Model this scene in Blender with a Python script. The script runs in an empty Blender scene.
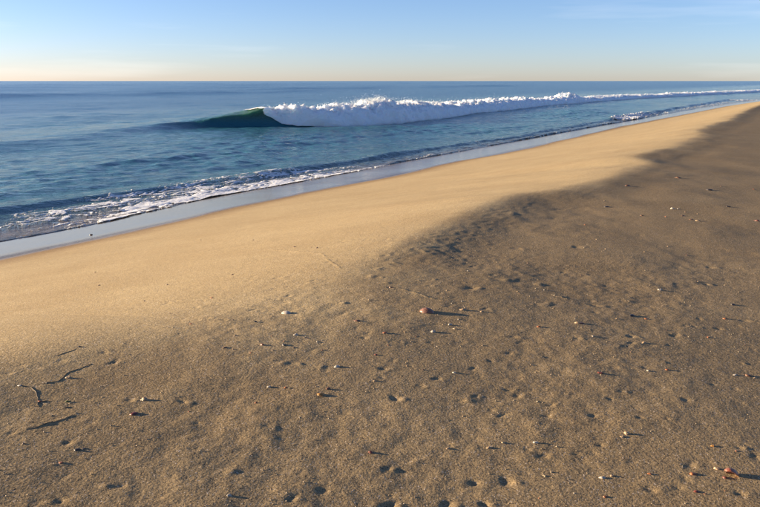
import bpy, math, random
import numpy as np
from mathutils import Vector, Matrix

# ------------------------------------------------------------------ camera, sky, sun, exposure
sc = bpy.context.scene
COL = sc.collection
EYE = np.array([0.0, 0.0, 3.10])            # eye height above still water
PITCH = math.atan(172.5 / 746.0)
FPX = 746.0                                  # focal length in photo pixels (760 wide)
cam = bpy.data.cameras.new("camera")
cam.sensor_width = 36.0
cam.lens = 36.0 * FPX / 760.0
cam.clip_start = 0.05
cam.clip_end = 120000.0
cam_o = bpy.data.objects.new("camera", cam)
COL.objects.link(cam_o)
cam_o.location = EYE
cam_o.rotation_euler = (math.pi / 2 - PITCH, 0, 0)
sc.camera = cam_o

SUN_EL = math.radians(8.6)
SUN_ROT = math.radians(-83.0)                # direction (sin, cos): low over the sea to the left
world = bpy.data.worlds.new("World")
sc.world = world
world.use_nodes = True
wn = world.node_tree
bg = wn.nodes["Background"]
sky = wn.nodes.new("ShaderNodeTexSky")
sky.sky_type = 'NISHITA'
sky.sun_disc = False
sky.sun_elevation = SUN_EL
sky.sun_rotation = SUN_ROT
sky.air_density = 0.7
sky.dust_density = 0.3
sky.ozone_density = 4.0
bg.inputs[1].default_value = 0.050
tint = wn.nodes.new("ShaderNodeMix"); tint.data_type = 'RGBA'; tint.blend_type = 'MULTIPLY'
tint.inputs[0].default_value = 1.0
tint.inputs[7].default_value = (1.90, 1.40, 1.31, 1)
wn.links.new(sky.outputs[0], tint.inputs[6])
# very thin high cirrus over the whole sky
tc = wn.nodes.new("ShaderNodeTexCoord")
mp = wn.nodes.new("ShaderNodeMapping"); mp.inputs[3].default_value = (1.6, 1.6, 22.0); mp.inputs[2].default_value = (0, 0.05, 0)
cn = wn.nodes.new("ShaderNodeTexNoise"); cn.inputs["Scale"].default_value = 1.7; cn.inputs["Detail"].default_value = 4
cr = wn.nodes.new("ShaderNodeMapRange"); cr.inputs[1].default_value = 0.56; cr.inputs[2].default_value = 0.8; cr.inputs[4].default_value = 0.14
cm = wn.nodes.new("ShaderNodeMix"); cm.data_type = 'RGBA'; cm.blend_type = 'MIX'
cm.inputs[7].default_value = (9.5, 9.0, 8.6, 1)
wn.links.new(tc.outputs["Generated"], mp.inputs[0]); wn.links.new(mp.outputs[0], cn.inputs["Vector"])
wn.links.new(cn.outputs[0], cr.inputs[0]); wn.links.new(cr.outputs[0], cm.inputs[0])
wn.links.new(tint.outputs[2], cm.inputs[6]); wn.links.new(cm.outputs[2], bg.inputs[0])

sun = bpy.data.lights.new("sun", 'SUN')
sun.energy = 5.0
sun.angle = math.radians(0.55)
sun.color = (1.0, 0.80, 0.54)
sun_o = bpy.data.objects.new("sun", sun)
COL.objects.link(sun_o)
SD = Vector((math.sin(SUN_ROT) * math.cos(SUN_EL), math.cos(SUN_ROT) * math.cos(SUN_EL), math.sin(SUN_EL)))
sun_o.rotation_euler = SD.to_track_quat('Z', 'Y').to_euler()
sun_o.location = (-30, 5, 12)

vs = sc.view_settings
vs.view_transform = 'Standard'
vs.look = 'None'
vs.exposure = 1.82
vs.gamma = 1.0
vs.use_curve_mapping = False

# ------------------------------------------------------------------ numpy noise
rng = np.random.default_rng(7)
random.seed(7)
_p = rng.permutation(256); PERM = np.concatenate([_p, _p, _p])
_ga = rng.uniform(0, 2 * np.pi, 256); GX, GY = np.cos(_ga), np.sin(_ga)
_g3 = rng.normal(size=(256, 3)); _g3 /= np.linalg.norm(_g3, axis=1)[:, None]

def noise2(x, y, seed=0):
    x = np.asarray(x, float) + seed * 17.31; y = np.asarray(y, float) + seed * 9.73
    xi = np.floor(x).astype(np.int64); yi = np.floor(y).astype(np.int64)
    fx = x - xi; fy = y - yi; xi &= 255; yi &= 255
    u = fx * fx * fx * (fx * (fx * 6 - 15) + 10); v = fy * fy * fy * (fy * (fy * 6 - 15) + 10)
    def g(ix, iy, dx, dy):
        h = PERM[PERM[ix & 255] + (iy & 255)]
        return GX[h] * dx + GY[h] * dy
    a = g(xi, yi, fx, fy); b = g(xi + 1, yi, fx - 1, fy)
    c = g(xi, yi + 1, fx, fy - 1); d = g(xi + 1, yi + 1, fx - 1, fy - 1)
    return (a + (b - a) * u + (c - a) * v + (a - b - c + d) * u * v) * 1.5

def noise3(x, y, z):
    xi = np.floor(x).astype(np.int64); yi = np.floor(y).astype(np.int64); zi = np.floor(z).astype(np.int64)
    fx, fy, fz = x - xi, y - yi, z - zi
    f = lambda q: q * q * q * (q * (q * 6 - 15) + 10)
    u, v, w = f(fx), f(fy), f(fz)
    def g(a, b, c):
        h = PERM[PERM[PERM[(xi + a) & 255] + ((yi + b) & 255)] + ((zi + c) & 255)]
        G = _g3[h]
        return G[..., 0] * (fx - a) + G[..., 1] * (fy - b) + G[..., 2] * (fz - c)
    l = lambda a, b, t: a + (b - a) * t
    return l(l(l(g(0, 0, 0), g(1, 0, 0), u), l(g(0, 1, 0), g(1, 1, 0), u), v),
             l(l(g(0, 0, 1), g(1, 0, 1), u), l(g(0, 1, 1), g(1, 1, 1), u), v), w) * 1.5

def sstep(a, b, x):
    q = np.clip((np.asarray(x, float) - a) / (b - a), 0, 1)
    return q * q * (3 - 2 * q)

# coast coordinates: s runs along the shore (away from the camera), t runs inland
UX, UY = 0.521, 0.8535
def st2xy(s, t): return s * UX + t * UY, s * UY - t * UX
def xy2st(x, y): return x * UX + y * UY, x * UY - y * UX

# ------------------------------------------------------------------ beach shape
_PT = [-5000, -400, -60, -30, -18, -14.2, -11.7, -8, -5, -4.0, -3.4, -2.4, 0, 3, 8, 20, 60, 400, 5000]
_PZ = [-40, -9, -4.0, -1.9, -0.5, 0.03, 0.25, 0.84, 1.35, 1.51, 1.585, 1.53, 1.385, 1.22, 1.00, 0.98, 1.6, 4.5, 9]
_dt = np.arange(-70, 70, 0.02)
_dz = np.interp(_dt, _PT, _PZ)
_k = np.exp(-0.5 * (np.arange(-60, 61) / 6.5) ** 2); _k /= _k.sum()
_dz0 = _dz
_dz = np.convolve(np.pad(_dz0, 60, mode='edge'), _k, mode='valid')
_k2 = np.exp(-0.5 * (np.arange(-90, 91) / 30.0) ** 2); _k2 /= _k2.sum()
_dz2 = np.convolve(np.pad(_dz0, 90, mode='edge'), _k2, mode='valid')
def prof(t, soft=0.):
    return np.where((t > -69) & (t < 69), np.interp(t, _dt, _dz) * (1 - soft) + np.interp(t, _dt, _dz2) * soft, np.interp(t, _PT, _PZ))
CS = [-50, 0, 2.1, 2.6, 3.0, 3.4, 4.3, 5, 6.5, 8.2, 9.7, 10.3, 11.8, 14.9, 15.7, 19.4, 22, 27, 33, 42, 57, 100, 140, 300, 2500]
CT = [-3.6, -3.95, -3.98, -3.95, -3.65, -3.3, -3.25, -3.3, -3.5, -3.7, -3.75, -3.4, -3.15, -3.1, -3.55, -3.2, -3.4, -4.0, -3.8, -4.4, -4.9, -4.6, -3.5, 2, 60]
def crest_t(s):
    return sstep(10, 14, s) * (.20 * noise2(s / 1.9, s * 0, 6) + .08 * noise2(s / .8, s * 0, 7)) + 0.25 * (2 * np.interp(s, CS, CT) + np.interp(s - 0.25, CS, CT) + np.interp(s + 0.25, CS, CT))
AS = [-50, 0, 1.8, 2.4, 3.2, 4.6, 5.4, 6.4, 9.4, 10.4, 11.5, 14.6, 15.6, 17.5, 20, 25, 30, 42, 57, 100, 2500]
AA = [.02, .06, .10, .10, .03, .012, .055, .115, .125, .10, .07, .06, .12, .10, .05, .06, .09, .08, .10, .1, .1]
ES = [-3000, -50, 0, 8.2, 9.4, 10.8, 12.75, 14.9, 16.9, 18.5, 23.1, 25.7, 31, 40, 55, 64, 80, 94, 140, 300, 2500]
ET = [-14, -13.8, -13.7, -13.6, -13.5, -13.55, -13.95, -14.5, -14.35, -14.25, -14.3, -14.7, -14.65, -14.8, -15.0, -14.5, -14.6, -14.2, -12.2, -7, 40]
def edge_t(s):      # upper limit of the swash
    return np.interp(s, ES, ET) + 0.10 * noise2(s * 0.9, 0 * s, 3) + 0.05 * noise2(s * 2.7, 0 * s, 4)
WS = [-3000, 0, 6.8, 7.9, 9.5, 12, 13.9, 16.5, 18.75, 21.6, 25, 26.2, 29.4, 36.5, 51, 69, 94, 118, 300, 2500]
WT = [-11.4, -11.4, -11.35, -11.3, -11.45, -11.9, -11.9, -11.85, -11.5, -11.65, -12.1, -11.4, -11.15, -11.8, -12.5, -12.0, -11.6, -10.2, -4, 44]
def wet_t(s):
    return np.interp(s, WS, WT) + 0.22 + 0.10 * noise2(s * 0.7, 0 * s, 5) + .16 * noise2(s / 3.6, 0 * s, 8)

def base_h(s, t):
    s = np.asarray(s, float); t = np.asarray(t, float)
    d = crest_t(s) + 3.4
    e = np.interp(s, ES, ET) * 0 + np.interp(s, [-50, 94, 140, 300, 2500], [0, 0, 2.0, 7.2, 54])
    w = np.exp(-((t + 3.4) / 3.2) ** 2)
    far = sstep(100, 300, s)
    tp = t - (d * w * (1 - far) + e * (1 - w * (1 - far)))
    z = prof(tp, sstep(6.4, 4.2, s))
    q = tp + 3.4
    A = np.interp(s, AS, AA)
    z = z - 0.36 * A * sstep(-0.15, 0.95, q) * np.exp(-np.clip(q - 0.5, 0, None) / 3.5)
    return z

def pix_ray(px, py):
    u = (px - 380) / FPX; v = (py - 253.5) / FPX
    return np.array([u, math.cos(PITCH) - v * math.sin(PITCH), -math.sin(PITCH) - v * math.cos(PITCH)])
def pix_st(px, py, hf=None):
    """photo pixel -> shore coordinates of the point where that line of sight meets the sand"""
    hf = hf or base_h
    d = pix_ray(px, py)
    k = np.geomspace(1.5, 400, 6000)
    P = EYE[None, :] + d[None, :] * k[:, None]
    s, t = xy2st(P[:, 0], P[:, 1])
    below = np.nonzero(P[:, 2] < hf(s, t))[0]
    i = below[0] if len(below) else len(k) - 1
    return float(s[i]), float(t[i]), float(k[i])

# dents and little mounds read off the photograph: px, py, radius m, depth m (+ hole, - mound)
DENT_PX = [(130, 401, .030, .012), (183, 403, .032, .013), (172, 475, .022, .012), (158, 496, .016, .010), (159, 503, .016, .010),
 (292, 498, .026, .014), (386, 467, .028, .016), (322, 489, .034, .013), (383, 368, .030, .012), (396, 398, .036, .016),
 (335, 395, .026, .010), (517, 394, .026, .013), (508, 388, .05, .014), (552, 403, .024, .012), (564, 392, .020, .010), (586, 405, .018, .009),
 (593, 415, .022, .012), (547, 414, .024, .011), (532, 388, .020, .010), (503, 413, .024, .010), (476, 480, .030, .015),
 (484, 501, .034, .018), (508, 478, .04, .012), (600, 444, .026, .012), (577, 452, .024, .012), (545, 453, .022, .011), (528, 447, .022, .011),
 (390, 503, .034, .018), (448, 502, .032, .014), (652, 489, .040, .012), (690, 465, .030, .009), (640, 418, .024, .010),
 (686, 400, .026, .011), (738, 449, .026, .012), (668, 420, .02, .010), (610, 398, .026, .010), (740, 494, .035, .012),
 (345, 303, .032, -.012), (300, 363, .04, -.010), (276, 309, .024, .010), (253, 309, .024, .010), (224, 320, .032, .013),
 (288, 296, .026, .011), (278, 278, .04, .010), (313, 281, .026, .012), (387, 283, .05, -.014), (372, 276, .05, -.012),
 (378, 268, .05, -.012), (390, 288, .026, .012), (395, 262, .06, -.014), (470, 288, .07, .012),
 (478, 289, .05, -.012), (505, 280, .09, -.014), (540, 284, .09, -.014), (546, 304, .05, -.012), (596, 305, .05, .014), (562, 297, .06, -.012),
 (710, 267, .055, .012), (706, 284, .04, .011), (745, 321, .05, .012), (577, 248, .06, .014), (517, 249, .06, .012), (562, 209, .07, .014),
 (632, 336, .034, .012), (675, 335, .036, .012), (694, 327, .034, .012), (719, 329, .034, .012), (632, 343, .03, .010), (490, 359, .026, .010),
 (543, 356, .036, -.010), (474, 366, .022, .009), (476, 394, .02, .009), (462, 399, .026, .010), (491, 408, .022, .01), (437, 378, .03, .011),
 (268, 427, .03, .010), (105, 484, .03, -.010), (60, 499, .032, .012), (38, 500, .03, .008), (58, 475, .014, .011), (122, 484, .028, .010),
 (92, 423, .03, .006), (20, 366, .05, .006), (8, 374, .05, .008), (36, 369, .04, .006), (62, 361, .04, .006), (114, 363, .028, .010),
 (232, 470, .034, -.012), (283, 363, .03, -.009), (176, 301, .03, .009), (184, 294, .03, .008), (203, 300, .03, .009), (234, 268, .045, .009),
 (249, 281, .035, .009), (192, 283, .03, .007), (214, 305, .02, .008), (255, 298, .018, .003), (261, 310, .02, .009)]
DENT = [(*pix_st(a, b)[:2], min(r, .036 if b > 330 else .06) * .80, dz * .92) for a, b, r, dz in DENT_PX]
for _ in range(520):      # smaller, random ones over the upper beach
    s_ = rng.uniform(1.2, 9.5); t_ = rng.uniform(-3.6, 0.6)
    DENT.append((s_, t_, rng.uniform(.011, .024), rng.uniform(.003, .0085) * rng.choice([1, 1, 1, -1])))
for _ in range(320):
    s_ = rng.uniform(8, 28); t_ = rng.uniform(-3.4, 1.0)
    DENT.append((s_, t_, rng.uniform(.025, .07), rng.uniform(.006, .014) * rng.choice([1, -1])))

for _ in range(90):       # faint tracks on the washed slope
    DENT.append((rng.uniform(3.2, 9.5), rng.uniform(-5.6, -3.7), rng.uniform(.012, .03), rng.uniform(.004, .009)))

# low ridges (tide-mark edges) on the sand: polylines in photo pixels
RIDGE_PX = [([(268, 250), (300, 252), (322, 254), (328, 260), (340, 268)], .014, .006),
            ([(398, 288), (415, 293), (432, 299), (450, 302)], .018, .005),
            ([(26, 429), (48, 424), (75, 415)], .012, .003)]
RIDGE = []
for pts, w_, h_ in RIDGE_PX:
    q = [pix_st(*p)[:2] for p in pts]
    for (a, b), (c, d) in zip(q[:-1], q[1:]): RIDGE.append((a, b, c, d, w_, h_))

def sand_h(s, t, cell=0.01):
    """full height of the sand; detail finer than the local cell is left out"""
    s = np.asarray(s, float); t = np.asarray(t, float)
    z = base_h(s, t)
    top = sstep(-4.1, -3.1, t)                       # upper beach is rougher than the washed face
    near = np.clip(1.2 - s / 40, 0.35, 1.0)
    for wl, a_top, a_face, sd in ((9., .016, .012, 11), (3.1, .015, .006, 12), (1.1, .010, .0025, 13), (.42, .0042, .0008, 14),
                                  (.17, .0022, .0003, 15), (.075, .0014, .00018, 16), (.034, .0009, .00014, 17)):
        k = np.clip(1.6 - 3.2 * cell / wl, 0, 1)
        if np.max(k) <= 0: continue
        patch = 0.55 + 0.9 * sstep(-0.4, 0.5, noise2(s / 1.7, t / 1.3, 20)) if wl < 0.6 else 1.0
        z = z + k * (a_face + (a_top - a_face) * top) * noise2(s / wl, t / wl, sd) * patch * (near if wl > 1 else 1)
    # the crest breaks into lumps
    lump = np.exp(-((t - crest_t(s) - 0.35) / 0.4) ** 2) * np.interp(s, AS, AA) / 0.1 * sstep(4, 6, s)
    k = np.clip(1.6 - 3.2 * cell / .22, 0, 1)
    z = z + k * lump * 0.0008 * noise2(s / .24, t / .2, 31) + k * lump * .0018 * noise2(s / .085, t / .085, 32)
    k = np.clip(1.6 - 3.2 * cell / .9, 0, 1) * sstep(9, 14, s) * np.exp(-((t - crest_t(s) - 0.5) / 0.8) ** 2)
    z = z + k * (.005 * noise2(s / .9, t / .45, 33) + .003 * noise2(s / .4, t / .3, 34))
    fs = s.ravel(); ft = t.ravel(); fz = z.reshape(-1).copy(); fc = np.broadcast_to(cell, s.shape).ravel()
    if fs.size > 1000:
        order = np.argsort(fs, kind='stable'); ss = fs[order]
    for (a, b, r, dz) in DENT:
        R = 3.2 * r
        if fs.size > 1000:
            i0, i1 = np.searchsorted(ss, [a - R, a + R]); idx = order[i0:i1]
            idx = idx[np.abs(ft[idx] - b) < R]
        else:
            idx = np.nonzero((np.abs(fs - a) < R) & (np.abs(ft - b) < R))[0]
        if idx.size == 0: continue
        ds_, dt_ = fs[idx] - a, ft[idx] - b
        warp = 1 + 0.75 * noise2(fs[idx] / r * .55, ft[idx] / r * .55, 41)
        sg = math.sin(a * 977.0) * .6; ds_, dt_ = ds_ * (1 + .45 * math.sin(b * 811)) + sg * dt_ * .6, dt_
        rr = np.sqrt(ds_ ** 2 + dt_ ** 2) / (r * warp)
        mo = 1.5 * r; rm = np.sqrt((fs[idx] - a - .41 * mo) ** 2 + (ft[idx] - b - .91 * mo) ** 2) / (r * warp)
        heap = (.45 + .3 * math.sin(a * 313)) if dz > 0 else 0
        fz[idx] += 0.45 * dz * (-np.exp(-rr ** 2 * 1.5) + 0.10 * np.exp(-((rr - 1.5) / 0.5) ** 2) + heap * np.exp(-rm ** 2 * 1.7)) * np.clip(1.5 - fc[idx] / r, 0, 1)
    for (a, b, c, d, w_, h_) in RIDGE:
        idx = np.nonzero((fs > min(a, c) - .1) & (fs < max(a, c) + .1) & (ft > min(b, d) - .1) & (ft < max(b, d) + .1))[0]
        if idx.size == 0: continue
        vx, vy = c - a, d - b; L = vx * vx + vy * vy
        k = np.clip(((fs[idx] - a) * vx + (ft[idx] - b) * vy) / L, 0, 1)
        dd = np.hypot(fs[idx] - a - k * vx, ft[idx] - b - k * vy)
        fz[idx] = np.maximum(fz[idx], fz[idx] + h_ * (0.6 + 0.8 * noise2(fs[idx] * 20, ft[idx] * 20, 42)) * (1 - dd / w_).clip(0, 1))
    return fz.reshape(s.shape)

# ------------------------------------------------------------------ mesh helpers
def grow(a, b, step, ratio):
    """coordinates from a towards b with steps growing by ratio"""
    out = []; x = a; sgn = 1 if b > a else -1
    while (b - x) * sgn > 0:
        x += sgn * step; step *= ratio; out.append(x)
    return out

def axis(lo, a, b, hi, step, r_lo, r_hi):
    mid = list(np.arange(a, b + step / 2, step))
    return np.array(sorted(grow(a, lo, step, r_lo)) + mid + grow(mid[-1], hi, step, r_hi))

def grid_faces(ns, nt, mask=None):
    i = np.arange((ns - 1) * (nt - 1)); r = i // (nt - 1); c = i % (nt - 1)
    a = r * nt + c
    F = np.stack([a, a + 1, a + nt + 1, a + nt], 1)
    return F if mask is None else F[mask.ravel()]

def mesh_np(name, V, F, mat, parent=None, attrs=None, normals=None, smooth=True):
    used = np.zeros(len(V), bool); used[F.ravel()] = True
    if not used.all():
        m = np.cumsum(used) - 1; V = V[used]; F = m[F]
        if attrs: attrs = {k: a[used] for k, a in attrs.items()}
        if normals is not None: normals = normals[used]
    me = bpy.data.meshes.new(name)
    nv, nf, k = len(V), len(F), F.shape[1]
    me.vertices.add(nv); me.vertices.foreach_set("co", V.astype(np.float32).ravel())
    me.loops.add(nf * k); me.loops.foreach_set("vertex_index", F.astype(np.int32).ravel())
    me.polygons.add(nf); me.polygons.foreach_set("loop_start", np.arange(0, nf * k, k, dtype=np.int32))
    me.polygons.foreach_set("loop_total", np.full(nf, k, np.int32))
    me.update(calc_edges=True); me.validate()
    me.polygons.foreach_set("use_smooth", np.full(len(me.polygons), smooth))
    if attrs:
        for kname, a in attrs.items():
            at = me.attributes.new(kname, 'FLOAT', 'POINT'); at.data.foreach_set("value", a.astype(np.float32).ravel())
    if normals is not None: me.normals_split_custom_set_from_vertices(normals.tolist())
    if mat: me.materials.append(mat)
    o = bpy.data.objects.new(name, me); COL.objects.link(o)
    if parent: o.parent = parent
    return o

def tag(o, label=None, cat=None, group=None, kind=None):
    if label: o["label"] = label
    if cat: o["category"] = cat
    if group: o["group"] = group
    if kind: o["kind"] = kind
    return o

# ------------------------------------------------------------------ node helpers
class NT:
    def __init__(self, name):
        self.m = bpy.data.materials.new(name); self.m.use_nodes = True
        self.t = self.m.node_tree; self.t.nodes.clear()
        self.out = self.n("ShaderNodeOutputMaterial")
    def n(self, typ, **kw):
        nd = self.t.nodes.new(typ)
        for k, v in kw.items(): setattr(nd, k, v)
        return nd
    def put(self, sock, v):
        if isinstance(v, bpy.types.NodeSocket): self.t.links.new(v, sock)
        elif v is not None:
            try: sock.default_value = v
            except Exception: sock.default_value = (*v, 1.0)
    def noise(self, vec, scale, detail=2, rough=.5):
        nd = self.n("ShaderNodeTexNoise"); self.put(nd.inputs["Vector"], vec)
        nd.inputs["Scale"].default_value = scale; nd.inputs["Detail"].default_value = detail; nd.inputs["Roughness"].default_value = rough
        return nd.outputs[0]
    def mapr(self, v, a, b, c=0., d=1., smooth=False):
        nd = self.n("ShaderNodeMapRange")
        if smooth: nd.interpolation_type = 'SMOOTHSTEP'
        self.put(nd.inputs[0], v)
        for i, q in enumerate((a, b, c, d)): self.put(nd.inputs[i + 1], q)
        return nd.outputs[0]
    def math(self, op, a, b=None):
        nd = self.n("ShaderNodeMath", operation=op); self.put(nd.inputs[0], a); self.put(nd.inputs[1], b); return nd.outputs[0]
    def mix(self, f, a, b, mode='MIX'):
        nd = self.n("ShaderNodeMix", data_type='RGBA', blend_type=mode)
        self.put(nd.inputs[0], f); self.put(nd.inputs[6], a); self.put(nd.inputs[7], b); return nd.outputs[2]
    def bump(self, h, strength, dist, normal=None):
        nd = self.n("ShaderNodeBump"); self.put(nd.inputs["Strength"], strength); nd.inputs["Distance"].default_value = dist
        self.put(nd.inputs["Height"], h); self.put(nd.inputs["Normal"], normal); return nd.outputs[0]
    def attr(self, name):
        return self.n("ShaderNodeAttribute", attribute_name=name).outputs["Fac"]
    def pos(self):
        return self.n("ShaderNodeNewGeometry").outputs["Position"]
    def mapping(self, vec, scale=(1, 1, 1), rot=(0, 0, 0)):
        nd = self.n("ShaderNodeMapping"); self.put(nd.inputs[0], vec); nd.inputs[3].default_value = scale; nd.inputs[2].default_value = rot
        return nd.outputs[0]
    def principled(self, **kw):
        nd = self.n("ShaderNodeBsdfPrincipled")
        for k, v in kw.items(): self.put(nd.inputs[k], v)
        return nd.outputs[0]
    def done(self, sh):
        self.t.links.new(sh, self.out.inputs[0]); return self.m

# ------------------------------------------------------------------ sand
def sand_material():
    N = NT("sand"); p = N.pos(); wet = N.attr("wet")
    vor = N.n("ShaderNodeTexVoronoi"); N.put(vor.inputs["Vector"], p); vor.inputs["Scale"].default_value = 210
    cell = N.n("ShaderNodeSeparateColor"); N.t.links.new(vor.outputs["Color"], cell.inputs[0])
    g1 = cell.outputs[0]; g2 = cell.outputs[1]
    big = N.noise(p, 0.9, 4); mid = N.noise(p, 9, 4, .6)
    base = N.mix(N.mapr(big, .3, .7), (.40, .292, .155, 1), (.455, .342, .188, 1))
    base = N.mix(N.mapr(mid, .35, .7, 0, .35), base, (.34, .258, .150, 1))
    grain = N.mapr(g1, 0, 1, .62, 1.34)
    cc = N.n("ShaderNodeCombineColor")
    for i in range(3): N.put(cc.inputs[i], grain)
    base = N.mix(1.0, base, cc.outputs[0], 'MULTIPLY')
    base = N.mix(N.mapr(g2, .945, .965), base, (.09, .07, .055, 1))          # dark mineral grains
    base = N.mix(N.mapr(g2, .028, .014), base, (.72, .62, .5, 1))            # pale shell grains
    base = N.mix(N.attr("coarse"), base, N.mix(1.0, base, (.70, .675, .68, 1), 'MULTIPLY'))          # upper beach: coarser greyer sand, with part of its slope shade painted in
    band = N.noise(N.mapping(p, rot=(0, 0, math.radians(-58.6)), scale=(.16, 1.5, 1.)), 1.3, 4, .6)
    base = N.mix(N.mapr(band, .42, .68, 0, .30), base, N.mix(1.0, base, (.76, .74, .74, 1), 'MULTIPLY'))   # faint swash lines along the shore
    base = N.mix(N.attr("damp"), base, N.mix(1.0, base, (.66, .60, .58, 1), 'MULTIPLY'))
    wetc = N.mix(1.0, base, (.62, .62, .66, 1), 'MULTIPLY')
    col = N.mix(wet, base, wetc)
    rough = N.mapr(wet, 0.15, 0.95, .92, .13)
    dry = N.mapr(wet, 0, .75, 1, .04)
    hgt = N.math('ADD', N.math('MULTIPLY', N.noise(p, 70, 3, .6), 1.2), N.math('MULTIPLY', g1, .35))
    hgt = N.math('ADD', hgt, N.math('MULTIPLY', N.noise(p, 22, 2, .5), 1.0))
    nrm = N.bump(hgt, N.math('MULTIPLY', dry, .58), .0042)
    sh = N.principled(**{"Base Color": col, "Roughness": rough, "Normal": nrm, "IOR": 1.36,
                         "Specular IOR Level": N.mapr(wet, 0.2, .9, .12, .52)})
    return N.done(sh)

sA = axis(-60, 1.0, 6.6, 3500, 0.0115, 1.10, 1.0145)
tA = axis(-420, -4.3, 0.35, 2500, 0.0115, 1.032, 1.075)
S, T = np.meshgrid(sA, tA, indexing='ij')
cs = np.gradient(sA); ct = np.gradient(tA)
CELL = np.maximum(cs[:, None] * np.ones_like(T), ct[None, :] * np.ones_like(S))
CELLn = np.maximum(np.minimum(cs[:, None], 1e9) * np.ones_like(T), ct[None, :])
Z = sand_h(S, T, CELLn)
X, Y = st2xy(S, T)
wt = wet_t(S)
coarse = sstep(-0.5, 0.9, (T - crest_t(S)) * (1 + .9 * sstep(5, 7, S)) - sstep(6, 4, S) * .25 + .5 * noise2(S / .9, T / .6, 52) + .25 * noise2(S / .25, T / .2, 53))  # upper-sand darkening mask, follows the crest where the painted-in shade begins
damp = sstep(1.3, 0.0, T - wt + .25 * noise2(S / 2.2, T / .6, 54))
wet = sstep(0.42, -0.30, T - wt + 0.10 * noise2(S / .5, T / .35, 51))
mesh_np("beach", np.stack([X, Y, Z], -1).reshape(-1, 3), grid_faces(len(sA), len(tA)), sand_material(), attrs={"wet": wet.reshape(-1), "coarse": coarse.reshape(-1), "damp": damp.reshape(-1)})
tag(bpy.data.objects["beach"], "golden sand beach with a low berm and a darker shaded upper part", kind="structure")
NBEACH = len(sA) * len(tA)

# ------------------------------------------------------------------ sea
FS = [-3000, 0, 10, 25, 33, 37.5, 39.5, 41.3, 44.5, 48, 52, 60, 68, 97, 137, 186, 246, 400, 2500]
FT = [-34, -33, -33, -33.5, -37, -38.6, -37.4, -35.2, -32.2, -30.9, -30.2, -31, -32.4, -34.3, -33.8, -28.2, -21.5, -10, 60]
HS = [-3000, 0, 10, 22, 30, 35, 38.6, 41.0, 42.1, 44.5, 48, 52, 60, 70, 97, 108, 111, 114, 137, 186, 246, 500, 2500]
HH = [.06, .08, .10, .11, .13, .18, .34, .88, 1.28, 1.14, 1.10, 1.14, 1.06, .88, .68, .64, .84, .52, .44, .40, .38, .36, .36]
def foot_t(s): return (np.interp(s, FS, FT) * 2 + np.interp(s - 1, FS, FT) + np.interp(s + 1, FS, FT)) / 4
def wave_h(s): return np.interp(s, HS, HH)

COMP = []
_r = np.random.default_rng(21)
for lam in np.geomspace(0.5, 15, 56):
    ang = _r.normal(0, 0.62)
    st = 0.035 if lam < 1.3 else (0.009 if lam < 3 else 0.0045)
    COMP.append((2 * np.pi / lam * math.sin(ang), 2 * np.pi / lam * math.cos(ang), st * lam / (2 * np.pi) * 1.9 * _r.uniform(.6, 1.3), _r.uniform(0, 6.28), lam))

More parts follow.
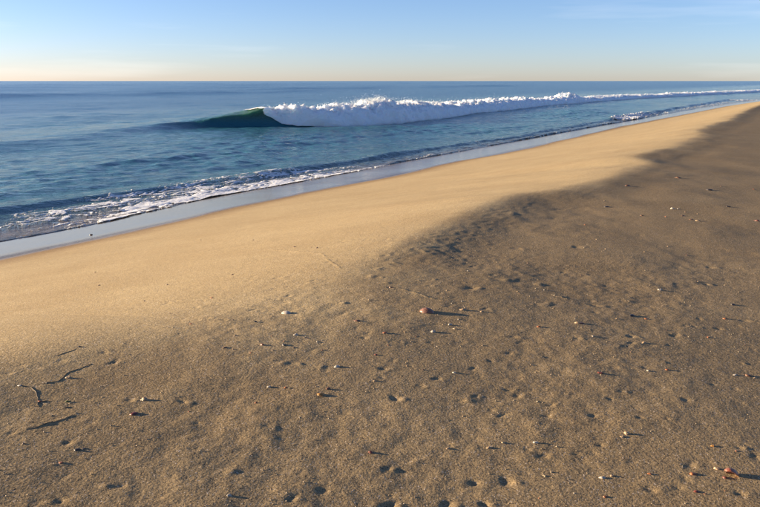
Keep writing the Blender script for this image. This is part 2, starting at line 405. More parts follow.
def sea_surface(s, t, cell):
    """returns s, t, z of the water surface (t may be pushed forward at the curling lip)"""
    z = np.zeros_like(s)
    calm = sstep(-15.0, -24, t) * .6 + .4
    gust = 0.65 + 0.7 * sstep(-.5, .5, noise2(s / 16., t / 9., 61))
    for ks, kt, a, ph, lam in COMP:
        k = np.clip(1.5 - 2.6 * cell / lam, 0, 1)
        z += k * a * np.sin(ks * s + kt * t + ph + 1.1 * noise2(s / (lam * 4), t / (lam * 4), 62))
    z *= calm * gust * 0.66
    # long swells rolling in
    for tc_, h_, w_, sa, sb in ((-62, .22, 6, -100, 500), (-98, .3, 8, -200, 80), (-133, 1.0, 7, 60, 210), (-168, .95, 8, 105, 420), (-225, .7, 12, -300, 900),
                        (-300, .8, 14, -500, 500), (-410, .9, 18, -600, 1500), (-560, 1.0, 24, -900, 2500)):
        tt = tc_ + 9 * noise2(s / 70., s * 0 + tc_, 63)
        env = sstep(sa - 30, sa + 30, s) * sstep(sb + 30, sb - 30, s) * (.65 + .6 * noise2(s / 45., s * 0 + tc_, 64))
        z += h_ * env / np.cosh((t - tt) / w_) ** 2
    # the breaking wave
    f = foot_t(s); h = wave_h(s)
    brk = sstep(41.8, 43.8, s)                      # 1 where it has already broken
    q = t - f
    cw = -1.15 - 0.7 * brk                           # crest position behind the foot
    steep = sstep(33, 40, s)
    cw = cw - (1 - steep) * 1.1
    front = sstep(0.05, 1, np.clip((q - 0.35) / (cw - 0.35), 0, 1)) * (q > cw)
    back = np.exp(-np.clip(cw - q, 0, None) ** 2 / (2 * 2.6 ** 2)) * (q <= cw)
    prof_ = front + back
    z = z * (1 - 0.25 * prof_) + h * (1 - 0.22 * brk) * prof_ - 0.10 * h * np.exp(-((q - 1.2) / 1.6) ** 2)
    lip = steep * (1 - sstep(41.5, 42.8, s)) * h * 0.62 * sstep(.55, 1.0, prof_) * (q > cw - 1.0)
    t2 = t + lip * np.exp(-((q - cw) / .7) ** 2)
    # low wavelets close to the sand
    for tc_, h_, w_, sa, sb, fr in ((-17.0, .085, .55, 8.5, 22, .5), (-16.0, .06, .40, 18, 30, .4), (-15.9, .06, .45, 26, 60, .4), (-16.2, .19, .5, 62, 84, .4),
                                    (-19.5, .035, .8, 5, 60, .6), (-16.6, .16, .6, 86, 140, .4), (-23.5, .05, 1.2, -10, 90, .8)):
        tt = tc_ + 0.55 * noise2(s / 5., s * 0 + tc_, 65) + (0.4 * (s - 12) * .05 if tc_ == -17.0 else 0)
        env = sstep(sa - 2.5, sa + 1.5, s) * sstep(sb + 2.5, sb - 2.5, s)
        d = t - tt
        z += h_ * env * np.where(d > 0, np.exp(-(d / (w_ * fr)) ** 2), np.exp(-(d / (w_ * 1.8)) ** 2))
    near_ = sstep(-18.5, -15.8, t) * sstep(17, 23, s) * np.clip(1.5 - s / 90, 0, 1)
    z += near_ * np.clip(1.5 - 2.6 * cell / .5, 0, 1) * (.019 * noise2(s / .55, t / .24, 68) + .011 * noise2(s / .28, t / .15, 69))
    # run-up on the sand: a thin sheet that ends in a rounded edge
    e = edge_t(s); dist = e - t
    hb = base_h(s, t)
    film = hb + 0.028 * np.sqrt(np.clip(dist, 0, 1.2) / 1.2) * (1 + .5 * noise2(s * 3, t * 3, 66))
    z = np.where(dist > 0, np.maximum(z, film), hb - 0.10 * np.clip(-dist / .15, 0.0, 1) - 0.002)
    return s, t2, z

def water_material():
    N = NT("sea_water"); p = N.pos(); sh_ = N.attr("shallow")
    pm = N.mapping(p, rot=(0, 0, -0.35), scale=(1.0, 1.0, 1.0))
    pst = N.mapping(p, rot=(0, 0, math.radians(58.6)), scale=(0.55, 1.0, 1.0))
    h = N.math('ADD', N.math('MULTIPLY', N.noise(pst, 2.6, 3, .6), .95), N.math('MULTIPLY', N.noise(pst, 7.0, 4, .65), .62))
    h = N.math('ADD', h, N.math('MULTIPLY', N.noise(pst, .42, 3, .55), 2.2))
    nrm = N.bump(h, 1.0, .10)
    body = N.mix(N.attr("turbid"), (.014, .085, .150, 1), (.028, .128, .145, 1))
    body = N.mix(sh_, body, (.135, .098, .062, 1))
    cw_ = N.attr("crest")
    body = N.mix(cw_, body, (.058, .125, .080, 1))
    return N.done(N.principled(**{"Base Color": body, "Subsurface Weight": N.math('MULTIPLY', cw_, .7), "Subsurface Radius": (.35, 1.0, .75), "Subsurface Scale": 1.0, "Roughness": N.mapr(N.attr("turbid"), 0, 1, .20, .09), "IOR": 1.333, "Normal": nrm}))

sB = axis(-3000, 6, 75, 60000, 0.115, 1.11, 1.017)
tB = np.array(sorted(grow(-13, -60000, 0.065, 1.011)) + [-13] + grow(-13, -8.0, .09, 1.1) + [0, 20, 60, 150])
S, T = np.meshgrid(sB, tB, indexing='ij')
CELL = np.maximum(np.gradient(sB)[:, None] * .6, np.gradient(tB)[None, :])
s2, t2, Z = sea_surface(S, T, CELL)
X, Y = st2xy(s2, t2)
V = np.stack([X, Y, Z], -1)
du = np.gradient(V, axis=0); dv = np.gradient(V, axis=1)
NRM = np.cross(dv, du); NRM /= np.linalg.norm(NRM, axis=-1, keepdims=True) + 1e-12
NRM[NRM[..., 2] < -.5] *= -1
depth = np.clip(Z - base_h(S, T), 0, None)
shallow = np.clip(np.exp(-depth / .13) + .35 * np.exp(-depth / .5) * sstep(-21, -15, T), 0, 1)
q = T - foot_t(S)
wall = (q > -3.6) & (q < .5) & (S > 35.5) & (S < 150)
wf = wall[:-1, :-1]
WATER = water_material()
F = grid_faces(len(sB), len(tB))
# grid winding: make the faces look up
F = F[:, ::-1] if np.cross(V[1, 0] - V[0, 0], V[0, 1] - V[0, 0])[2] > 0 else F
turbid = sstep(-75, -42, T) * (.8 + .4 * noise2(S / 14, T / 7, 67))
at = {"shallow": shallow.reshape(-1), "turbid": np.clip(turbid, 0, 1).reshape(-1),
      "crest": (sstep(.15, .95, Z) * sstep(35.5, 39, S) * ((q > -3.2) & (q < .4))).reshape(-1)}
sea = mesh_np("sea", V.reshape(-1, 3), F[~wf.ravel()], WATER, attrs=at, normals=NRM.reshape(-1, 3))
tag(sea, "blue rippled sea reaching the horizon", kind="structure")

bw = bpy.data.objects.new("breaking_wave", None); COL.objects.link(bw)
tag(bw, "breaking wave with green curling face and long roll of white foam", "wave")
mesh_np("wave_wall", V.reshape(-1, 3), F[wf.ravel()], WATER, parent=bw, attrs=at, normals=NRM.reshape(-1, 3))

# ------------------------------------------------------------------ foam of the breaking wave
def foam_material(name, col, trans, bd=.07):
    N = NT(name); p = N.pos()
    b = N.bump(N.math('ADD', N.noise(p, 9, 4, .6), N.math('MULTIPLY', N.noise(p, 30, 3, .6), .5)), .9, bd)
    d = N.n("ShaderNodeBsdfDiffuse"); N.put(d.inputs[0], col); N.put(d.inputs[2], b)
    tr = N.n("ShaderNodeBsdfTranslucent"); N.put(tr.inputs[0], col); N.put(tr.inputs[1], b)
    m = N.n("ShaderNodeMixShader"); m.inputs[0].default_value = trans
    N.t.links.new(d.outputs[0], m.inputs[1]); N.t.links.new(tr.outputs[0], m.inputs[2])
    return N.done(m.outputs[0])
SPRAY = foam_material("white_spray", (.86, .90, .93, 1), .45)
def roll_material():
    N = NT("white_foam"); p = N.pos()
    b = N.bump(N.math('ADD', N.noise(p, 7, 4, .6), N.math('MULTIPLY', N.noise(p, 26, 3, .6), .5)), .8, .09)
    return N.done(N.principled(**{"Base Color": (.90, .925, .94, 1), "Roughness": .8, "Specular IOR Level": .2, "Normal": b,
                                  "Subsurface Weight": 1.0, "Subsurface Radius": (.45, .52, .60), "Subsurface Scale": 1.0}))
FOAM = roll_material()

def fbm3(x, y, z, o=4, billow=False):
    a = 0; w = 1.
    for i in range(o):
        n = noise3(x * 2 ** i + i * 7.7, y * 2 ** i + i * 3.1, z * 2 ** i + i * 5.3)
        a = a + w * ((1 - 2 * np.abs(n)) - .35 if billow else n); w *= .52
    return a

sF = np.array(list(np.arange(40.9, 66, .06)) + grow(66, 260, .06, 1.0055))
vF = np.linspace(0, 1, 84)
S, Vv = np.meshgrid(sF, vF, indexing='ij')
f = foot_t(S); h = wave_h(S)
on = sstep(40.2, 42.2, S)
puff = .18 * noise2(S / 2.1, S * 0, 71) + .16 * noise2(S / .8, S * 0, 72) + .42 * np.exp(-((S - 50.8) / 1.7) ** 2) + .26 * np.exp(-((S - 47.0) / .9) ** 2) \
     + .38 * np.exp(-((S - 111) / 1.8) ** 2) + .2 * np.exp(-((S - 57) / 1.5) ** 2)
puff = puff + sstep(60, 95, S) * (.34 * noise2(S / 2.3, S * 0, 77) + .22 * noise2(S / 1.0, S * 0, 78) + .1)
top = h * (.90 + .12 * sstep(47, 43, S) + puff * sstep(42, 46, S)) * (.35 + .65 * on)
ang = Vv * np.pi * 1.02
wid = .95 + .65 * on
qq = -1.0 + (.15 * on) + np.cos(ang) * wid * (1 + .25 * (Vv < .5)) - .8 * Vv * on
zz = np.sin(np.clip(ang, 0, np.pi)) ** .62 * top - .22 * (Vv < .12) - .06 - .25 * Vv ** 3
px_, py_ = st2xy(S, f + qq)
big = fbm3(S / .95, qq / .95, zz / .95, 3, True)
fine = fbm3(S / .26 + 40, qq / .26, zz / .26, 3, True)
env = np.sin(np.clip(Vv, 0, 1) * np.pi) ** .7 * (.3 + .7 * on) * np.clip(h / 1.2, .5, 1.2)
disp = env * (.34 * big * (1 + .6 * sstep(60, 100, S)) + .13 * fine * (1 + .8 * sstep(70, 120, S)))
nx = np.cos(ang); nz = np.sin(ang)
qq = qq + nx * disp * .8 + .22 * noise2(S / 1.1, S * 0, 75) * (1 - Vv) * on
zz = zz + (nz * .9 + .15) * disp + env * .10 * np.clip(noise2(S / .16, Vv * 6, 74), 0, 1) * (nz > .85)
# where the lip has just pitched over, the foam clings to the green wall and starts later lower down
start = 41.7 + 1.5 * np.clip(1 - np.sin(ang), 0, 1) * (Vv < .5) + .15 * noise2(Vv * 7, S * 1.5, 76)
free = sstep(0.1, 2.2, S - start)
_, tw, zw = sea_surface(S, f + .30 + (-2.3 - .30) * Vv, np.full_like(S, .1))
px_, py_ = st2xy(S, tw + .05 + (f + qq - tw - .05) * free)
zz = zw + .05 + (zz - zw - .05) * free
kf = ((S - start) > 0)[:-1, :-1]
mesh_np("foam_roll", np.stack([px_, py_, zz], -1).reshape(-1, 3), grid_faces(len(sF), len(vF), kf), FOAM, parent=bw)

def droplets(name, pts, rad, mat, parent):
    o6 = np.array([[1, 0, 0], [-1, 0, 0], [0, 1, 0], [0, -1, 0], [0, 0, 1], [0, 0, -1]], float)
    f8 = np.array([[0, 2, 4], [2, 1, 4], [1, 3, 4], [3, 0, 4], [2, 0, 5], [1, 2, 5], [3, 1, 5], [0, 3, 5]])
    n = len(pts)
    sq = rng.uniform(.6, 1.5, (n, 1, 3))
    V_ = pts[:, None, :] + o6[None] * rad[:, None, None] * sq
    F_ = f8[None] + (np.arange(n) * 6)[:, None, None]
    return mesh_np(name, V_.reshape(-1, 3), F_.reshape(-1, 3), mat, parent)

# spray thrown above the crest, densest over the two bursts
P = []; Rr = []
def ridge_z(s): 
    i = np.searchsorted(sF, s).clip(0, len(sF) - 1); return zz[i].max(axis=1) if np.ndim(s) else zz[i].max()
def burst(s0, ss, n, up, tq=-1.1, spread=.5):
    n = int(n * 2.3); s = rng.normal(s0, ss, n); s = np.clip(s, 42.0, 250)
    jet = .5 + .5 * noise2(s * 2.6, s * 0, 81)
    up_ = rng.exponential(up, n) * (0.25 + 1.6 * jet ** 2)
    t = foot_t(s) + tq + rng.normal(0, spread, n) - up_ * .4
    x, y = st2xy(s, t); z = ridge_z(s) - .12 + up_
    P.append(np.stack([x, y, z], -1)); Rr.append(np.clip(.016 * np.exp(-up_ * .8) * rng.lognormal(-.25, .45, n), .005, .035))
burst(50.8, 1.5, 1500, .18); burst(47.1, .9, 420, .15); burst(44.5, 1.6, 150, .10); burst(57, 2.2, 700, .15); burst(62, 5, 700, .12)
burst(75, 8, 700, .12); burst(111, 1.6, 300, .12); burst(42.3, .25, 90, .10, -.9, .25); burst(52.2, .5, 160, .24); burst(130, 25, 500, .1)
# clots of foam riding on the upper part of the roll
n = 14000
cs_ = np.concatenate([rng.uniform(42.4, 75, n), rng.uniform(75, 240, n)])
iv = np.clip(rng.normal(34, 9, len(cs_)), 12, 60).astype(int); ii = np.searchsorted(sF, cs_).clip(0, len(sF) - 1)
grp = noise2(cs_ * 1.1, iv * .12, 82) + .5 * noise2(cs_ * 3.5, iv * .3, 83) + .25 * rng.normal(size=len(cs_)) > .05
cs_, iv, ii = cs_[grp], iv[grp], ii[grp]
P.append(np.stack([px_[ii, iv], py_[ii, iv], zz[ii, iv] + rng.uniform(-.01, .06, len(ii))], -1))
Rr.append(rng.uniform(.010, .032, len(ii)) * (1 + 1.1 * sstep(70, 200, cs_)))
spray = droplets("spray", np.concatenate(P), np.concatenate(Rr), SPRAY, bw); spray["kind"] = "stuff"

# ------------------------------------------------------------------ lacy foam of the swash and the shore break
def lace(name, s0, s1, ds, t_in, t_out, dens, lift, label, mat, ramp=.10, nt=130, lump=.009):
    s = np.arange(s0, s1, ds); v = np.linspace(0, 1, nt)
    S, W = np.meshgrid(s, v, indexing='ij')
    a = t_in(S); b = t_out(S)
    T = a + (b - a) * W
    _, T2, Zs = sea_surface(S, T, np.full_like(S, .1))
    warp_s = .35 * noise2(S / .8, T / .5, 91); warp_t = .22 * noise2(S / .8, T / .5, 92)
    ss, tt = S + warp_s, T + warp_t
    cells = 1 - np.abs(noise2(ss / .46, tt / .28, 93)) * 2.2
    cells2 = 1 - np.abs(noise2(ss / .18, tt / .12, 94)) * 2.2
    clump = noise2(ss / 1.5, tt / .55, 95)
    val = .50 * cells + .34 * cells2 + .55 * clump + dens(S, W)
    keep = val > .52
    hgt = sstep(.45, 1.3, val) * lump + .006
    hgt = hgt * (1 + .35 * noise2(S / .09, T / .07, 96)) + lift
    hgt = np.where(keep, hgt, lift - .014)
    X, Y = st2xy(S, T2)
    k4 = (keep[:-1, :-1].astype(int) + keep[1:, :-1] + keep[:-1, 1:] + keep[1:, 1:]) >= 1
    Vv_ = np.stack([X, Y, Zs + hgt], -1)
    return tag(mesh_np(name, Vv_.reshape(-1, 3), grid_faces(len(s), nt, k4), mat, attrs={"thick": sstep(.50, 1.0, val).reshape(-1)}), label, "foam", kind="stuff")
def lace_material():
    N = NT("lace_foam"); p = N.pos(); th = N.attr("thick")
    a = N.math('ADD', N.math('ADD', N.noise(p, 11, 3, .65), N.math('MULTIPLY', N.noise(p, 34, 2, .6), .5)), N.math('MULTIPLY', th, .42))
    alpha = N.mapr(a, .78, .98)
    b = N.bump(N.noise(p, 30, 3, .6), .8, .01)
    return N.done(N.principled(**{"Base Color": (.74, .74, .74, 1), "Roughness": .7, "Normal": b, "Alpha": alpha, "Subsurface Weight": .3,
                                  "Subsurface Radius": (.03, .03, .03), "Subsurface Scale": 1.0}))
LACE = lace_material()
lace("swash_foam", 7.6, 24.5, .035, lambda s: np.interp(s, [7, 9, 12, 17, 20, 22, 25], [-15.6, -16.2, -17.0, -17.1, -16.7, -15.9, -15.0]),
     lambda s: edge_t(s) - .015,
     lambda s, w: np.interp(s, [7.6, 9.5, 11.5, 13.5, 20, 22, 23.5, 24.5], [-.35, -.06, .10, .26, .22, .10, -.1, -.5]) + .42 * np.exp(-((w - .82) / .16) ** 2) * sstep(10, 14, s) + .2 * np.exp(-((w - 1) / .05) ** 2) - .28 * np.exp(-((w - .0) / .12) ** 2) - .30 * np.exp(-((w - .48) / .12) ** 2) * sstep(14, 19, s),
     .006, "lacy white swash foam spread along the water's edge", LACE)
lace("swash_foam", 24.2, 60, .06, lambda s: edge_t(s) - 1.5, lambda s: edge_t(s) - .02,
     lambda s, w: -.46 + .30 * np.exp(-((w - 1) / .06) ** 2) + .3 * noise2(s / 3.2, s * 0, 97), .01,
     "thin broken foam flecks along the dark rippled water's edge", LACE, nt=70, lump=.03)
lace("shore_break_foam", 62.5, 84, .06, lambda s: -16.35 + 0 * s, lambda s: edge_t(s) - .05,
     lambda s, w: np.interp(s, [62, 64, 70, 76, 84], [.3, .65, .3, .05, -.3]) - .5 * np.abs(w - .5), .03,
     "foam of a small wavelet breaking against the wet sand", LACE, nt=60, lump=.11)
lace("shore_break_foam", 86, 140, .1, lambda s: -16.5 + 0 * s, lambda s: edge_t(s) - .05,
     lambda s, w: -.15 - .5 * np.abs(w - .5) + .4 * noise2(s / 6, s * 0, 98), .03,
     "distant foam streak of a low wavelet by the far wet sand", LACE, nt=40, lump=.10)


# ------------------------------------------------------------------ stones, shells and plant bits lying on the sand
def stone_material(name, c1, c2, rough=.5, scale=60):
    N = NT(name)
    tcn = N.n("ShaderNodeTexCoord").outputs["Object"]
    n1 = N.noise(tcn, scale, 4, .6); n2 = N.noise(tcn, scale * 4, 2, .6)
    col = N.mix(N.mapr(n1, .36, .64), c1, c2)
    col = N.mix(N.mapr(n2, .55, .75, 0, .5), col, (.05, .04, .035, 1))
    return N.done(N.principled(**{"Base Color": col, "Roughness": rough, "Normal": N.bump(n2, .5, .002)}))
MS = {
 'white': stone_material("white_shell", (.46, .41, .34, 1), (.33, .27, .20, 1)),
 'tan': stone_material("tan_stone", (.38, .26, .145, 1), (.27, .18, .10, 1)),
 'yellow': stone_material("amber_stone", (.42, .20, .045, 1), (.28, .12, .03, 1), .3),
 'orange': stone_material("orange_stone", (.36, .12, .035, 1), (.20, .065, .025, 1), .4),
 'red': stone_material("red_brown_stone", (.17, .045, .025, 1), (.09, .028, .018, 1), .35),
 'brown': stone_material("brown_stone", (.17, .08, .04, 1), (.09, .045, .025, 1), .4),
 'black': stone_material("black_stone", (.025, .02, .018, 1), (.05, .038, .03, 1), .4),
 'pink': stone_material("pink_shell", (.25, .125, .08, 1), (.15, .07, .048, 1), .4, 45),
 'rose': stone_material("rose_shell", (.25, .075, .042, 1), (.32, .16, .105, 1), .35, 40),
 'weed': stone_material("dry_weed", (.07, .05, .03, 1), (.12, .085, .05, 1), .8),
 'green': stone_material("green_weed", (.10, .12, .03, 1), (.06, .07, .02, 1), .6),
}
import bmesh
def ico(sub):
    bm = bmesh.new(); bmesh.ops.create_icosphere(bm, subdivisions=sub, radius=1.0)
    bm.verts.ensure_lookup_table()
    V = np.array([v.co[:] for v in bm.verts]); F = np.array([[v.index for v in f.verts] for f in bm.faces]); bm.free()
    return V, F
ICO = {1: ico(1), 2: ico(2), 3: ico(3)}

def stone_verts(seed, sub, ax, ay, az, rough):
    V, F = ICO[sub]
    k = 1 + rough * noise3(V[:, 0] * 1.3 + seed * 3.7, V[:, 1] * 1.3, V[:, 2] * 1.3 + seed) + .4 * rough * noise3(V[:, 0] * 3 + seed, V[:, 1] * 3 + 5, V[:, 2] * 3)
    W = V * k[:, None]
    W = W * (1 + .18 * np.sign(noise3(V[:, 0] * .9 + seed, V[:, 1] * .9, V[:, 2] * .9)) * np.abs(W[:, 0]))[:, None]
    W = np.sign(W) * np.abs(W) ** .92
    return W * np.array([ax, ay, az]), F

def shell_verts(ax, ay, hz, ribs=16, thick=.0025):
    nr, na = 16, 48
    V = []
    for layer in (0, 1):
        for i in range(nr + 1):
            r = i / nr
            for j in range(na):
                a = 2 * math.pi * j / na
                ex, ey = math.cos(a) * ax, math.sin(a) * ay * (1 + .10 * math.cos(a))
                ux = -.62 * ax
                x = ux + r * (ex - ux); y = r * ey
                rr = math.sqrt((x / ax) ** 2 + (y / ay) ** 2)
                z = hz * max(0, 1 - rr ** 2.2) ** .62 + .10 * hz * math.sin(r * 26) * r * (1 - r ** 4) * .5
                z += .03 * hz * math.cos(a * ribs) * r
                V.append((x * (1 - .04 * layer), y * (1 - .04 * layer), z - layer * thick))
    F = []
    n1 = (nr + 1) * na
    for i in range(nr):
        for j in range(na):
            a, b, c, d = i * na + j, i * na + (j + 1) % na, (i + 1) * na + (j + 1) % na, (i + 1) * na + j
            F.append((a, d, c, b)); F.append((n1 + a, n1 + b, n1 + c, n1 + d))
    for j in range(na):
        a, b = nr * na + j, nr * na + (j + 1) % na
        F.append((a, a + n1, b + n1, b))
    return np.array(V), np.array(F)

def ground(px, py):
    s, t, k = pix_st(px, py)
    dz = float(sand_h(np.array([s]), np.array([t]))[0] - base_h(s, t))
    s, t, k = pix_st(px, py, lambda a, b: base_h(a, b) + dz)
    return s, t, k, float(sand_h(np.array([s]), np.array([t]))[0])

def place(o, s, t, z, rot):
    x, y = st2xy(s, t); o.location = (float(x), float(y), z); o.rotation_euler = rot
    return o

_seed = [0]
def stone(px, py, w, ratio, mat, label, name="pebble", cat="pebble", tilt=0., sub=3, yaw=None, flat=.62, sink=.56, group=None, rough=.35):
    s, t, k, z = ground(px, py)
    ax = .86 * w / FPX * k / 2; _seed[0] += 1
    ay = ax * random.uniform(.55, .85); az = ax * ratio
    V, F = stone_verts(_seed[0], sub, ax, ay, az, rough)
    o = mesh_np(name, V, F, MS[mat])
    place(o, s, t, z + az * (1 - 2 * sink) , (tilt, 0, random.uniform(-.5, .5) if yaw is None else yaw))
    return tag(o, label, cat, group)

def shell(px, py, w, ratio, mat, label, rot=(0, 0, 0), lift=0.):
    s, t, k, z = ground(px, py)
    ax = w / FPX * k / 2
    V, F = shell_verts(ax, ax * .72, ax * ratio)
    o = mesh_np("clam_shell", V, F, MS[mat])
    place(o, s, t, z - .004 + lift, rot)
    return tag(o, label, "shell")

shell(427, 312, 15, .62, 'pink', "large domed brownish pink clam shell casting a long shadow", (0.10, -.12, 2.9))
shell(731, 476, 17, .62, 'rose', "rose red clam shell propped up on edge by an orange stone", (-.30, .52, .35), .016)
shell(286, 313, 11, .50, 'white', "white clam shell lying alone on smooth sand near small holes", (0, .1, 2.6))
stone(725, 478, 7, .5, 'red', "dark red chip tucked under the rose red shell")
stone(717, 469, 6, .75, 'tan', "round cream pebble just behind the rose red shell")
stone(693, 474, 8, .5, 'orange', "bright orange stone in line with the rose red shell")
stone(697, 492, 7, .45, 'red', "flat red chip with dark crumbs before the orange stone")
stone(705, 494, 4, .5, 'brown', "small brown crumb beside the flat red chip")
stone(650, 474, 4.5, .6, 'orange', "small dull orange pebble in rough sand left of orange stone")
stone(612, 476, 5, .6, 'tan', "small tan pebble behind the smooth white oval pebble")
stone(602, 478, 7, .55, 'white', "smooth white oval pebble in coarse rough sand")
stone(605, 497, 5, .6, 'orange', "orange pebble half buried in front of white oval pebble")
stone(627, 434, 6.5, .75, 'tan', "pale tan rounded pebble among small sand pits")
stone(622, 437, 4, .6, 'tan', "small tan crumb touching a pale tan rounded pebble")
stone(713, 446, 4.5, .7, 'yellow', "small yellow pebble alone on smooth shaded sand")
stone(748, 376, 8, .5, 'brown', "orange brown stone sunk in a dark scour hollow")
stone(735, 375, 5, .35, 'white', "thin white shell sliver beside a sunken brown stone")
stone(755, 378, 4, .5, 'tan', "small tan crumb in the hollow with the brown stone")
stone(667, 370, 5, .55, 'orange', "flat orange brown chip on open smooth sand")
stone(648, 371, 3.5, .7, 'white', "tiny pale pebble beside a dark pit of loose sand")
stone(600, 373, 6.5, .45, 'red', "flat rust red chip on bare shaded sand")
shell(337, 367, 6.5, .75, 'white', "small cream domed shell with a thin dark shadow", (0, 0, .4))
stone(321, 395, 8.5, .62, 'yellow', "glossy amber yellow pebble with a shadow ending in a dent")
stone(328, 389, 5.5, .8, 'brown', "dark brown round pebble right behind the amber yellow one")
stone(371, 453, 6.5, .75, 'red', "round reddish brown pebble alone above two sand pits")
stone(134, 414, 9.5, .42, 'red', "elongated red brown stone in front of the ochre pebble")
stone(145, 400, 8.5, .70, 'tan', "ochre rounded pebble beside an oval sand pit")
stone(77, 450, 7, .45, 'black', "flat black chip with a pointed end on ribbed sand")
stone(84, 449, 4.5, .35, 'black', "thin black splinter touching the flat black chip")
stone(61, 463, 5.5, .40, 'orange', "light orange shell sliver above a tiny black hole")
stone(69, 378, 6.5, .60, 'tan', "pinkish tan pebble by the dried plant strands")
stone(40, 402, 5.5, .60, 'orange', "bright orange chip caught on a dried plant strand")
stone(68, 402, 5.5, .45, 'green', "small green weed clump near the dried plant strands", name="weed_clump", cat="seaweed", rough=.9)
stone(48, 383, 3.5, .6, 'black', "small black pebble on the long dried plant strand")
stone(20, 386, 4.5, .5, 'white', "pale crumb at the end of a curved plant strand")
stone(80, 347, 4, .6, 'black', "tiny black pebble on the edge of the lit sand")
stone(229, 496, 6, .75, 'white', "white round pebble on very coarse sand")
stone(269, 387, 4.5, .65, 'white', "small white pebble paired with a small orange one")
stone(286, 388, 4, .65, 'orange', "small orange pebble paired with a small white one")
stone(256, 403, 4, .55, 'orange', "small orange chip in front of a white and orange pair")
stone(385, 333, 5.5, .6, 'orange', "orange pebble among crumbs below the brownish pink shell")
stone(357, 321, 7, .35, 'brown', "flat brown flake on sand between white and pink shells")
stone(433, 332, 6, .75, 'white', "white lumpy pebble in crumbs before the brownish pink shell")
stone(450, 325, 5, .75, 'white', "small bright white pebble right of a white lumpy pebble")
stone(455, 329, 4, .6, 'tan', "small tan pebble next to the bright white pebble")
stone(296, 335, 6, .55, 'white', "small white shell chip in front of the white clam shell")
stone(391, 288, 5, .7, 'brown', "dark brown pebble where the small sand ridge starts")
stone(463, 310, 7, .6, 'tan', "tan shell fragment in the shadow of brownish pink shell")
stone(482, 312, 4.5, .6, 'tan', "small tan crumb past the tan shell fragment")
stone(632, 316, 7.5, .55, 'black', "shiny black stone trailing a long thin shadow")
stone(646, 319, 4.5, .45, 'orange', "orange sliver beside the shiny black stone")
stone(660, 290, 4.5, .8, 'white', "black and white pebble standing on smooth grey sand")
stone(733, 305, 6, .5, 'black', "dark flat stone alone in a shallow sand dip")
stone(725, 319, 5, .5, 'orange', "small orange flake near a shallow pale dent")
stone(577, 323, 5, .7, 'tan', "tan pebble with a rusty side and short shadow")
stone(582, 323.5, 4.5, .45, 'red', "rusty red flake touching a tan pebble")
stone(539, 327, 5, .6, 'orange', "orange brown pebble on crumbly grey sand")
stone(536, 443, 6, .70, 'white', "white pebble with a black shadowed side between pits")
stone(489, 448, 6, .60, 'tan', "grey tan stone with dark shadow beside small pit")
stone(503, 443, 4.5, .6, 'tan', "small light tan pebble behind the grey tan stone")
stone(448, 449, 4.5, .7, 'tan', "pale peach pebble on coarse sand right of reddish pebble")
stone(454, 373, 4, .7, 'white', "small white pebble gleaming on smooth shaded sand")
stone(376, 355, 4, .6, 'red', "tiny red brown pebble on rough sand above a dent")
stone(375, 381, 4, .6, 'tan', "tiny tan pebble between two shallow dents")
stone(644, 343, 6, .6, 'tan', "brownish tan shell bit near a pair of pits")
stone(627, 186, 6, .5, 'brown', "brown flake of wrack just behind the dark crest")
stone(672, 209, 5, .7, 'white', "small white stone far up the shaded sand")
stone(728, 207, 6, .5, 'black', "black lump of wrack on the far shaded sand")
stone(757, 221, 5, .5, 'red', "red flake on the far shaded sand")
stone(698, 221, 5.5, .4, 'tan', "pale flat flake behind a brown flake on far sand")
stone(691, 220, 4.5, .4, 'brown', "brown flake touching a pale flat flake on far sand")
stone(683, 216, 5, .35, 'brown', "thin brown chip near two touching flakes on far sand")
stone(678, 178, 6, .4, 'brown', "brown wrack crumb on the dark far sand")
stone(709, 190, 8, .3, 'black', "long dark splinter of wrack on the far sand")
stone(642, 216, 4, .5, 'brown', "small brown crumb left of the far white stone")
stone(606, 207, 6, .4, 'black', "short black splinter on far sand near the crest")
stone(91, 235, 3.5, .7, 'black', "small black pebble alone on the glossy wet sand")
stone(212, 298, 4, .5, 'orange', "small orange chip on the golden sunlit slope")
stone(191, 324, 4, .5, 'orange', "orange crumb at the foot of the golden slope")
stone(255, 322, 4, .7, 'black', "tiny black pebble left of the white clam shell")
stone(225, 348, 5, .5, 'brown', "brown chip at the left end of a crumb line")
stone(262, 345, 5, .6, 'orange', "rust coloured chip in the line of crumbs")
stone(284, 345, 5.5, .5, 'black', "black chip in the line of crumbs")

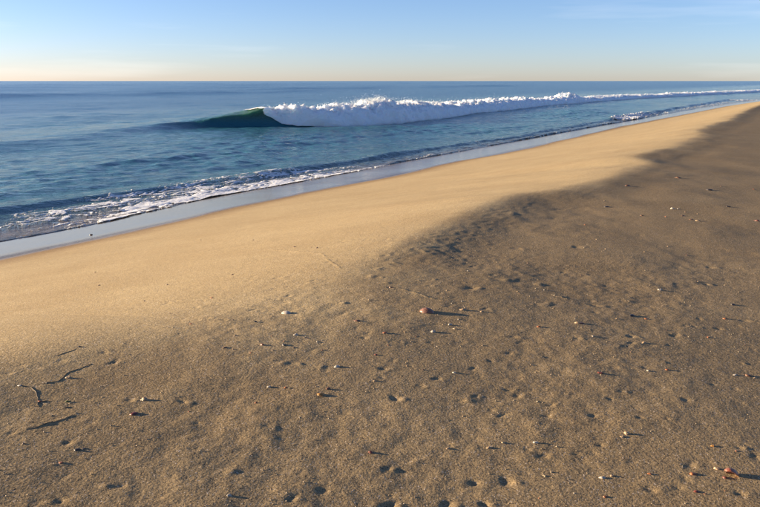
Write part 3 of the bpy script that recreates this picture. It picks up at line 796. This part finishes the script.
def strand(pxs, rad, mat, label):
    pts = []
    for a, b in pxs: pts.append(ground(a, b))
    st = np.array([(p[0], p[1]) for p in pts]); n = 7 * (len(st) - 1) + 1
    u = np.linspace(0, len(st) - 1, n); s = np.interp(u, range(len(st)), st[:, 0]); t = np.interp(u, range(len(st)), st[:, 1])
    s = s + .006 * noise2(u * 1.3, u * 0, 111); t = t + .006 * noise2(u * 1.3, u * 0, 112)
    z = sand_h(s, t) + rad * (.25 + .8 * noise2(u * .9, u * 0, 113))
    x, y = st2xy(s, t); C = np.stack([x, y, z], -1)
    V = []; F = []
    for i in range(n):
        d = C[min(i + 1, n - 1)] - C[max(i - 1, 0)]; d /= np.linalg.norm(d)
        a = np.cross(d, [0, 0, 1]); a /= np.linalg.norm(a); b = np.cross(a, d)
        r = rad * (.35 + .65 * math.sin(math.pi * (i + .5) / n)) * (1 + .4 * random.uniform(-1, 1))
        for j in range(6):
            an = j * math.pi / 3; V.append(C[i] + r * (math.cos(an) * a + math.sin(an) * b))
        if i:
            for j in range(6):
                q0 = (i - 1) * 6; F.append((q0 + j, q0 + (j + 1) % 6, q0 + 6 + (j + 1) % 6, q0 + 6 + j))
    V = np.array(V); c0 = C.mean(0); c0[2] = C[:, 2].min()
    o = mesh_np("plant_strand", V - c0, np.array(F), MS[mat]); o.location = c0
    return tag(o, label, "seaweed")
strand([(20, 386), (30, 386.5), (35, 391), (38, 398), (37, 407)], .0024, 'weed', "dark dried plant strand curving down to the bright orange chip")
strand([(36, 384.5), (48, 383), (58, 381.5), (68, 373), (78, 369), (92, 364)], .0019, 'weed', "long dark dried plant strand passing the pinkish tan pebble")
strand([(31, 402.5), (40, 402), (53, 401)], .0018, 'weed', "short straight dried stalk under the bright orange chip")
strand([(24, 423), (33, 422), (44, 424), (55, 421)], .0018, 'weed', "brown dried stalk lying parallel to the sand's edge")
strand([(26, 430), (38, 427), (50, 423), (76, 416)], .0018, 'weed', "thin pale stalk crossing the end of a brown stalk")
strand([(60, 407), (66, 408), (72, 407)], .003, 'weed', "tiny dark stalk piece below the green weed clump")
strand([(52, 357), (62, 354), (72, 351), (78, 348)], .0016, 'weed', "dark stalk along the upper edge of the shaded hollow")

# small chips that only their place tells apart
def scatter(n, mat, label, group, wr, regions, name, cat, flat=.5):
    protos = []
    for i in range(4):
        _seed[0] += 1
        V, F = stone_verts(_seed[0], 2, 1, random.uniform(.6, .9), flat * random.uniform(.7, 1.2), .5)
        o = mesh_np(name, V, F, MS[mat]); protos.append(o)
    ss = []; 
    for i in range(n):
        x0, y0, x1, y1 = random.choice(regions)
        ss.append(pix_st(random.uniform(x0, x1), random.uniform(y0, y1)))
    a = np.array(ss); z = sand_h(a[:, 0], a[:, 1])
    for i in range(n):
        o = protos[i] if i < 4 else protos[i % 4].copy()
        if i >= 4: COL.objects.link(o)
        r = random.uniform(*wr) / FPX * a[i, 2] / 2
        o.scale = (r, r, r)
        place(o, a[i, 0], a[i, 1], float(z[i]) + r * flat * .1, (random.uniform(-.3, .3), random.uniform(-.3, .3), random.uniform(0, 6.28)))
        tag(o, label, cat, group)
LINE = [(200, 335, 330, 355), (370, 318, 490, 345), (440, 290, 620, 325)]
OPEN = [(0, 400, 760, 507), (250, 350, 760, 420), (420, 230, 760, 350), (560, 180, 760, 260)]
scatter(30, 'tan', "tiny tan stone crumb lying loose on the sand", "tan crumbs on the sand", (1.5, 2.6), LINE + OPEN, "stone_chip", "stone chip")
scatter(14, 'white', "tiny white shell chip lying loose on the sand", "white shell chips on the sand", (1.4, 2.4), LINE + OPEN, "shell_chip", "shell chip")
scatter(14, 'orange', "tiny orange stone chip lying loose on the sand", "orange chips on the sand", (1.4, 2.4), LINE + OPEN, "stone_chip", "stone chip")
scatter(22, 'brown', "tiny dark brown stone chip lying loose on the sand", "dark chips on the sand", (1.5, 2.6), LINE + OPEN, "stone_chip", "stone chip")

scatter(14, 'brown', "tiny dark speck of debris on the smooth sunlit slope", "debris specks on the sunlit slope", (1.6, 2.6), [(60, 270, 330, 325), (150, 240, 400, 260)], "debris_speck", "debris")

# coarse loose grains: nobody could count them
n = 9000
gs = rng.uniform(1.0, 7.5, n); gt = rng.uniform(-3.8, 0.5, n)
dens = noise2(gs / .8, gt / .6, 121) + .35 * rng.normal(size=n)
kp = dens > 0.05; gs, gt = gs[kp], gt[kp]
gz = sand_h(gs, gt); gx, gy = st2xy(gs, gt)
GR = stone_material("loose_grains", (.52, .40, .26, 1), (.20, .15, .10, 1), .7, 90)
gr = np.clip(rng.lognormal(-6.25, .35, len(gs)), .0011, .0042)
g = droplets("loose_grains", np.stack([gx, gy, gz + gr * .35], -1), gr, GR, None)
tag(g, "coarse loose grains strewn over the upper sand", "sand grains", kind="stuff")
